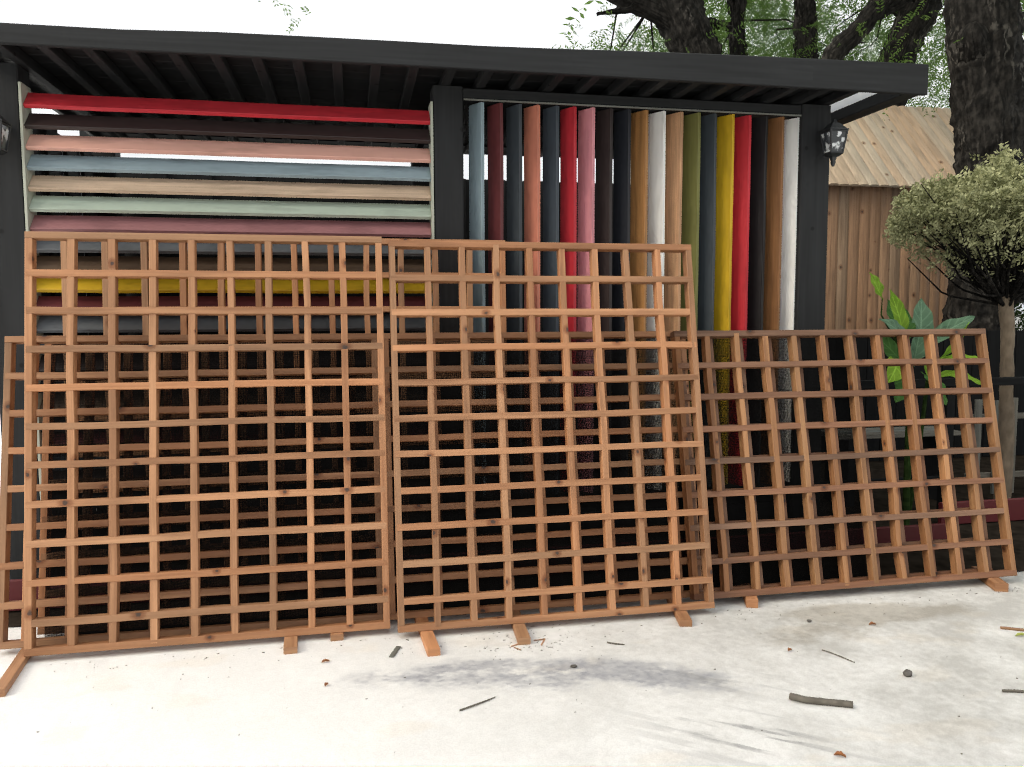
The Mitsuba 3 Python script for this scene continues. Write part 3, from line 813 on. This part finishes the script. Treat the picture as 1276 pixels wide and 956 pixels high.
scene['bright_leaf'] = vein((0.13, 0.26, 0.025), (0.26, 0.42, 0.06))
scene['mid_leaf'] = vein((0.045, 0.12, 0.03), (0.09, 0.19, 0.06))
scene['blue_leaf'] = vein((0.10, 0.19, 0.12), (0.18, 0.29, 0.19))
plant = thing('broadleaf_plant', 'plant with large glossy green leaves standing behind the right lattice panel', 'plant')
B0 = np.array([3.275, 4.28, 0.90])
for tip, w, mat, up, dr_, base in (
        ((3.047, 4.18, 1.455), 0.085, 'bright_leaf', (-0.3, -1, 0.4), 0.05, (3.21, 4.25, 1.15)),
        ((3.195, 4.40, 1.40), 0.17, 'mid_leaf', (0.1, -1, 0.3), 0.05, (3.27, 4.30, 1.10)),
        ((3.41, 4.38, 1.41), 0.135, 'blue_leaf', (-0.1, -1, 0.2), 0.03, (3.35, 4.30, 1.10)),
        ((3.655, 4.22, 1.295), 0.10, 'blue_leaf', (0.2, -0.8, 0.9), 0.10, (3.34, 4.28, 1.10)),
        ((2.925, 4.10, 1.285), 0.095, 'blue_leaf', (0.1, -1, 0.6), 0.12, (3.22, 4.26, 1.10)),
        ((3.515, 4.10, 1.265), 0.055, 'bright_leaf', (0.5, -1, 0.3), 0.03, (3.40, 4.22, 1.02)),
        ((3.29, 4.22, 1.22), 0.12, 'blue_leaf', (0, -1, 0.3), 0.0, (3.29, 4.27, 1.0)),
        ((3.275, 4.10, 1.185), 0.07, 'bright_leaf', (-0.3, -1, 0.1), 0.04, (3.35, 4.22, 0.92)),
        ((3.575, 4.06, 1.05), 0.085, 'bright_leaf', (0.1, -0.6, 1), 0.12, (3.38, 4.24, 1.0)),
        ((3.605, 4.08, 0.90), 0.08, 'bright_leaf', (0.2, -0.8, 0.8), 0.14, (3.39, 4.24, 0.94)),
        ((3.00, 4.10, 0.92), 0.13, 'bright_leaf', (-0.2, -1, 0.3), 0.10, (3.16, 4.24, 1.05)),
        ((3.09, 4.15, 0.80), 0.11, 'mid_leaf', (-0.2, -1, 0.3), 0.10, (3.22, 4.24, 0.95)),
        ((3.40, 4.12, 0.78), 0.09, 'mid_leaf', (0.2, -1, 0.3), 0.10, (3.32, 4.24, 0.97)),
        ((2.920, 4.19, 1.55), 0.066, 'bright_leaf', (0.1, -1, 0.25), 0.02, (3.035, 4.22, 1.395)),
        ((3.06, 4.35, 1.20), 0.10, 'mid_leaf', (-0.3, -1, 0.5), 0.06, (3.24, 4.30, 1.02))):
    m, uv = leaf_mesh(base, tip, w * 1.15, up, dr_)
    add(plant, 'leaf', m, mat, smooth=True, uv=uv)
stems = [tube([[3.30, 4.30, 0.0], [3.29, 4.29, 0.5], [3.28, 4.28, 0.95], [3.29, 4.27, 1.12]], [0.022, 0.020, 0.016, 0.008], sides=9)[0],
         tube([[3.32, 4.32, 0.0], [3.36, 4.27, 0.6], [3.38, 4.24, 1.0], [3.40, 4.23, 1.06]], [0.016, 0.013, 0.010, 0.006], sides=8)[0],
         tube([[3.22, 4.26, 1.08], [3.1, 4.24, 1.22], [3.02, 4.22, 1.34], [3.03, 4.22, 1.40]], [0.008, 0.006, 0.004, 0.003], sides=6)[0]]
add(plant, 'stem', join(stems), 'dark_leaf', kind='stuff')

# ------------------------------------------------------------------ things lying on the concrete
scene['dry_bark'] = {'type': 'twosided', 'bsdf': {'type': 'principled', 'base_color': mikit.proc(lambda p, n, uv: mix((0.06, 0.052, 0.042), (0.16, 0.145, 0.12), fbm(p.x * 60, p.y * 60, p.z * 60))), 'roughness': 0.85}}
scene['dead_leaf'] = {'type': 'twosided', 'bsdf': {'type': 'diffuse', 'reflectance': rgb(0.26, 0.11, 0.05)}}
scene['yellow_leaf'] = {'type': 'twosided', 'bsdf': {'type': 'diffuse', 'reflectance': rgb(0.33, 0.36, 0.10)}}
scene['stone'] = {'type': 'diffuse', 'reflectance': mikit.proc(lambda p, n, uv: mix((0.07, 0.065, 0.06), (0.16, 0.15, 0.14), fbm(p.x * 80, p.y * 80, p.z * 80)))}


def lying(name, label, cat, path, rad, mat='dry_bark', sides=9):
    k = thing(name, label, cat)
    m, uv = tube(path, rad, sides=sides, bump=rad[0] * 0.25, freq=40, per_m=90)
    put(k, m, mat, smooth=True, uv=uv)


lying('stick', 'thick short dark broken stick lying on the concrete at right', 'stick', [[1.448, 2.435, 0.013], [1.500, 2.392, 0.013], [1.545, 2.375, 0.012], [1.622, 2.338, 0.011]], [0.011, 0.012, 0.011, 0.011])
lying('stick', 'thin dark twig at the right edge, nearest the camera', 'twig', [[2.200, 2.335, 0.006], [2.24, 2.325, 0.006], [2.31, 2.300, 0.005], [2.36, 2.29, 0.005]], [0.005, 0.005, 0.004, 0.003])
lying('stick', 'long thin grey twig lying before the middle panel', 'twig', [[0.330, 2.580, 0.004], [0.385, 2.605, 0.005], [0.43, 2.630, 0.004], [0.462, 2.650, 0.003]], [0.003, 0.003, 0.0025, 0.002])
lying('stick', 'thin twig on the concrete before the right panel', 'twig', [[1.785, 2.78, 0.003], [1.81, 2.73, 0.004], [1.83, 2.68, 0.003], [1.84, 2.65, 0.003]], [0.0022, 0.0022, 0.002, 0.0015])
lying('stick', 'fine twig on pale concrete between middle panel and grey stain', 'twig', [[0.985, 3.02, 0.003], [1.01, 3.0, 0.004], [1.03, 2.99, 0.004], [1.045, 2.985, 0.003]], [0.003, 0.003, 0.0025, 0.002])
block('reddish wooden lath at the right edge of the concrete', 2.640, 2.83, 2.80, 2.74, 0.016, 0.008, 'wood_strip', 'lath')
block('flat grey wood chip lying between left and middle panels', 0.128, 3.055, 0.160, 3.145, 0.020, 0.006, 'wood_chip', 'wood chip', 'grey_board_wood')


def pebble(label, x, y, r, seed, sq=0.7):
    k = thing('pebble', label, 'stone')
    s = trimesh.creation.icosphere(2, 1.0)
    v = s.vertices * (1 + 0.5 * (meshkit.noise(s.vertices * 1.6 + seed) - 0.5))[:, None] * r * np.array([1, 0.85, sq])
    put(k, (v + np.array([x, y, r * sq * 0.9]), s.faces), 'stone', smooth=True)


pebble('dark lone stone on the concrete at right, above the stick', 1.961, 2.512, 0.015, 3, 0.9)
pebble('small dark flat stone lying on the grey stain', 0.792, 2.83, 0.013, 9, 0.4)
pebble('small stone under the right end of middle panel by the right panel', 1.90, 3.06, 0.011, 15, 0.5)


def fallen(label, x, y, L, w, ang, mat='dead_leaf'):
    k = thing('fallen_leaf', label, 'leaf')
    a = np.array([math.cos(ang), math.sin(ang), 0])
    (V, F), _ = leaf_mesh(np.array([x, y, 0.003]) - a * L / 2, np.array([x, y, 0.004]) + a * L / 2, w, (0, 0, 1), 0.1, 0.5, 0.08)
    put(k, (V + np.array([0, 0, 0.002]), F), mat, smooth=True)


fallen('curled reddish brown leaf nearest the camera at the bottom', 1.402, 2.075, 0.034, 0.018, -0.7)
fallen('small rust brown leaf on the concrete before the right panel', 2.14, 2.97, 0.03, 0.014, -0.1)
fallen('yellow green leaf beside the lath at right edge', 2.655, 2.735, 0.05, 0.018, -0.4, 'yellow_leaf')
fallen('tiny brown leaf on the concrete left of the twig before the right panel', 1.66, 2.80, 0.022, 0.012, 0.4)
fallen('tiny brown leaf between the small blocks of the left panel', -0.12, 3.06, 0.03, 0.012, 0.2)
fallen('tiny orange leaf on the concrete below the left panel', -0.11, 2.86, 0.02, 0.012, 1.0)

rng = np.random.default_rng(19)
V, F, n = [], [], 0
for i in range(330):
    x, y = (rng.uniform(-1.2, 3.2), rng.uniform(1.9, 3.25)) if i < 90 else (rng.uniform(-1.2, 3.2), 3.27 - abs(rng.normal(0, 0.10))) if i < 230 else (rng.normal(0.68, 0.12), rng.normal(3.08, 0.07))
    r = rng.uniform(0.001, 0.0032)
    s = trimesh.creation.icosphere(0, 1.0)
    v = s.vertices * r * np.array([rng.uniform(0.8, 2.2), 1, 0.5]) + np.array([x, y, r * 0.4])
    V.append(v), F.append(s.faces + n)
    n += len(v)
put('litter_crumbs', (np.vstack(V), np.vstack(F)), 'dry_bark')
labels['litter_crumbs'] = {'label': 'scattered crumbs of bark and grit on the concrete', 'category': 'grit', 'kind': 'stuff'}
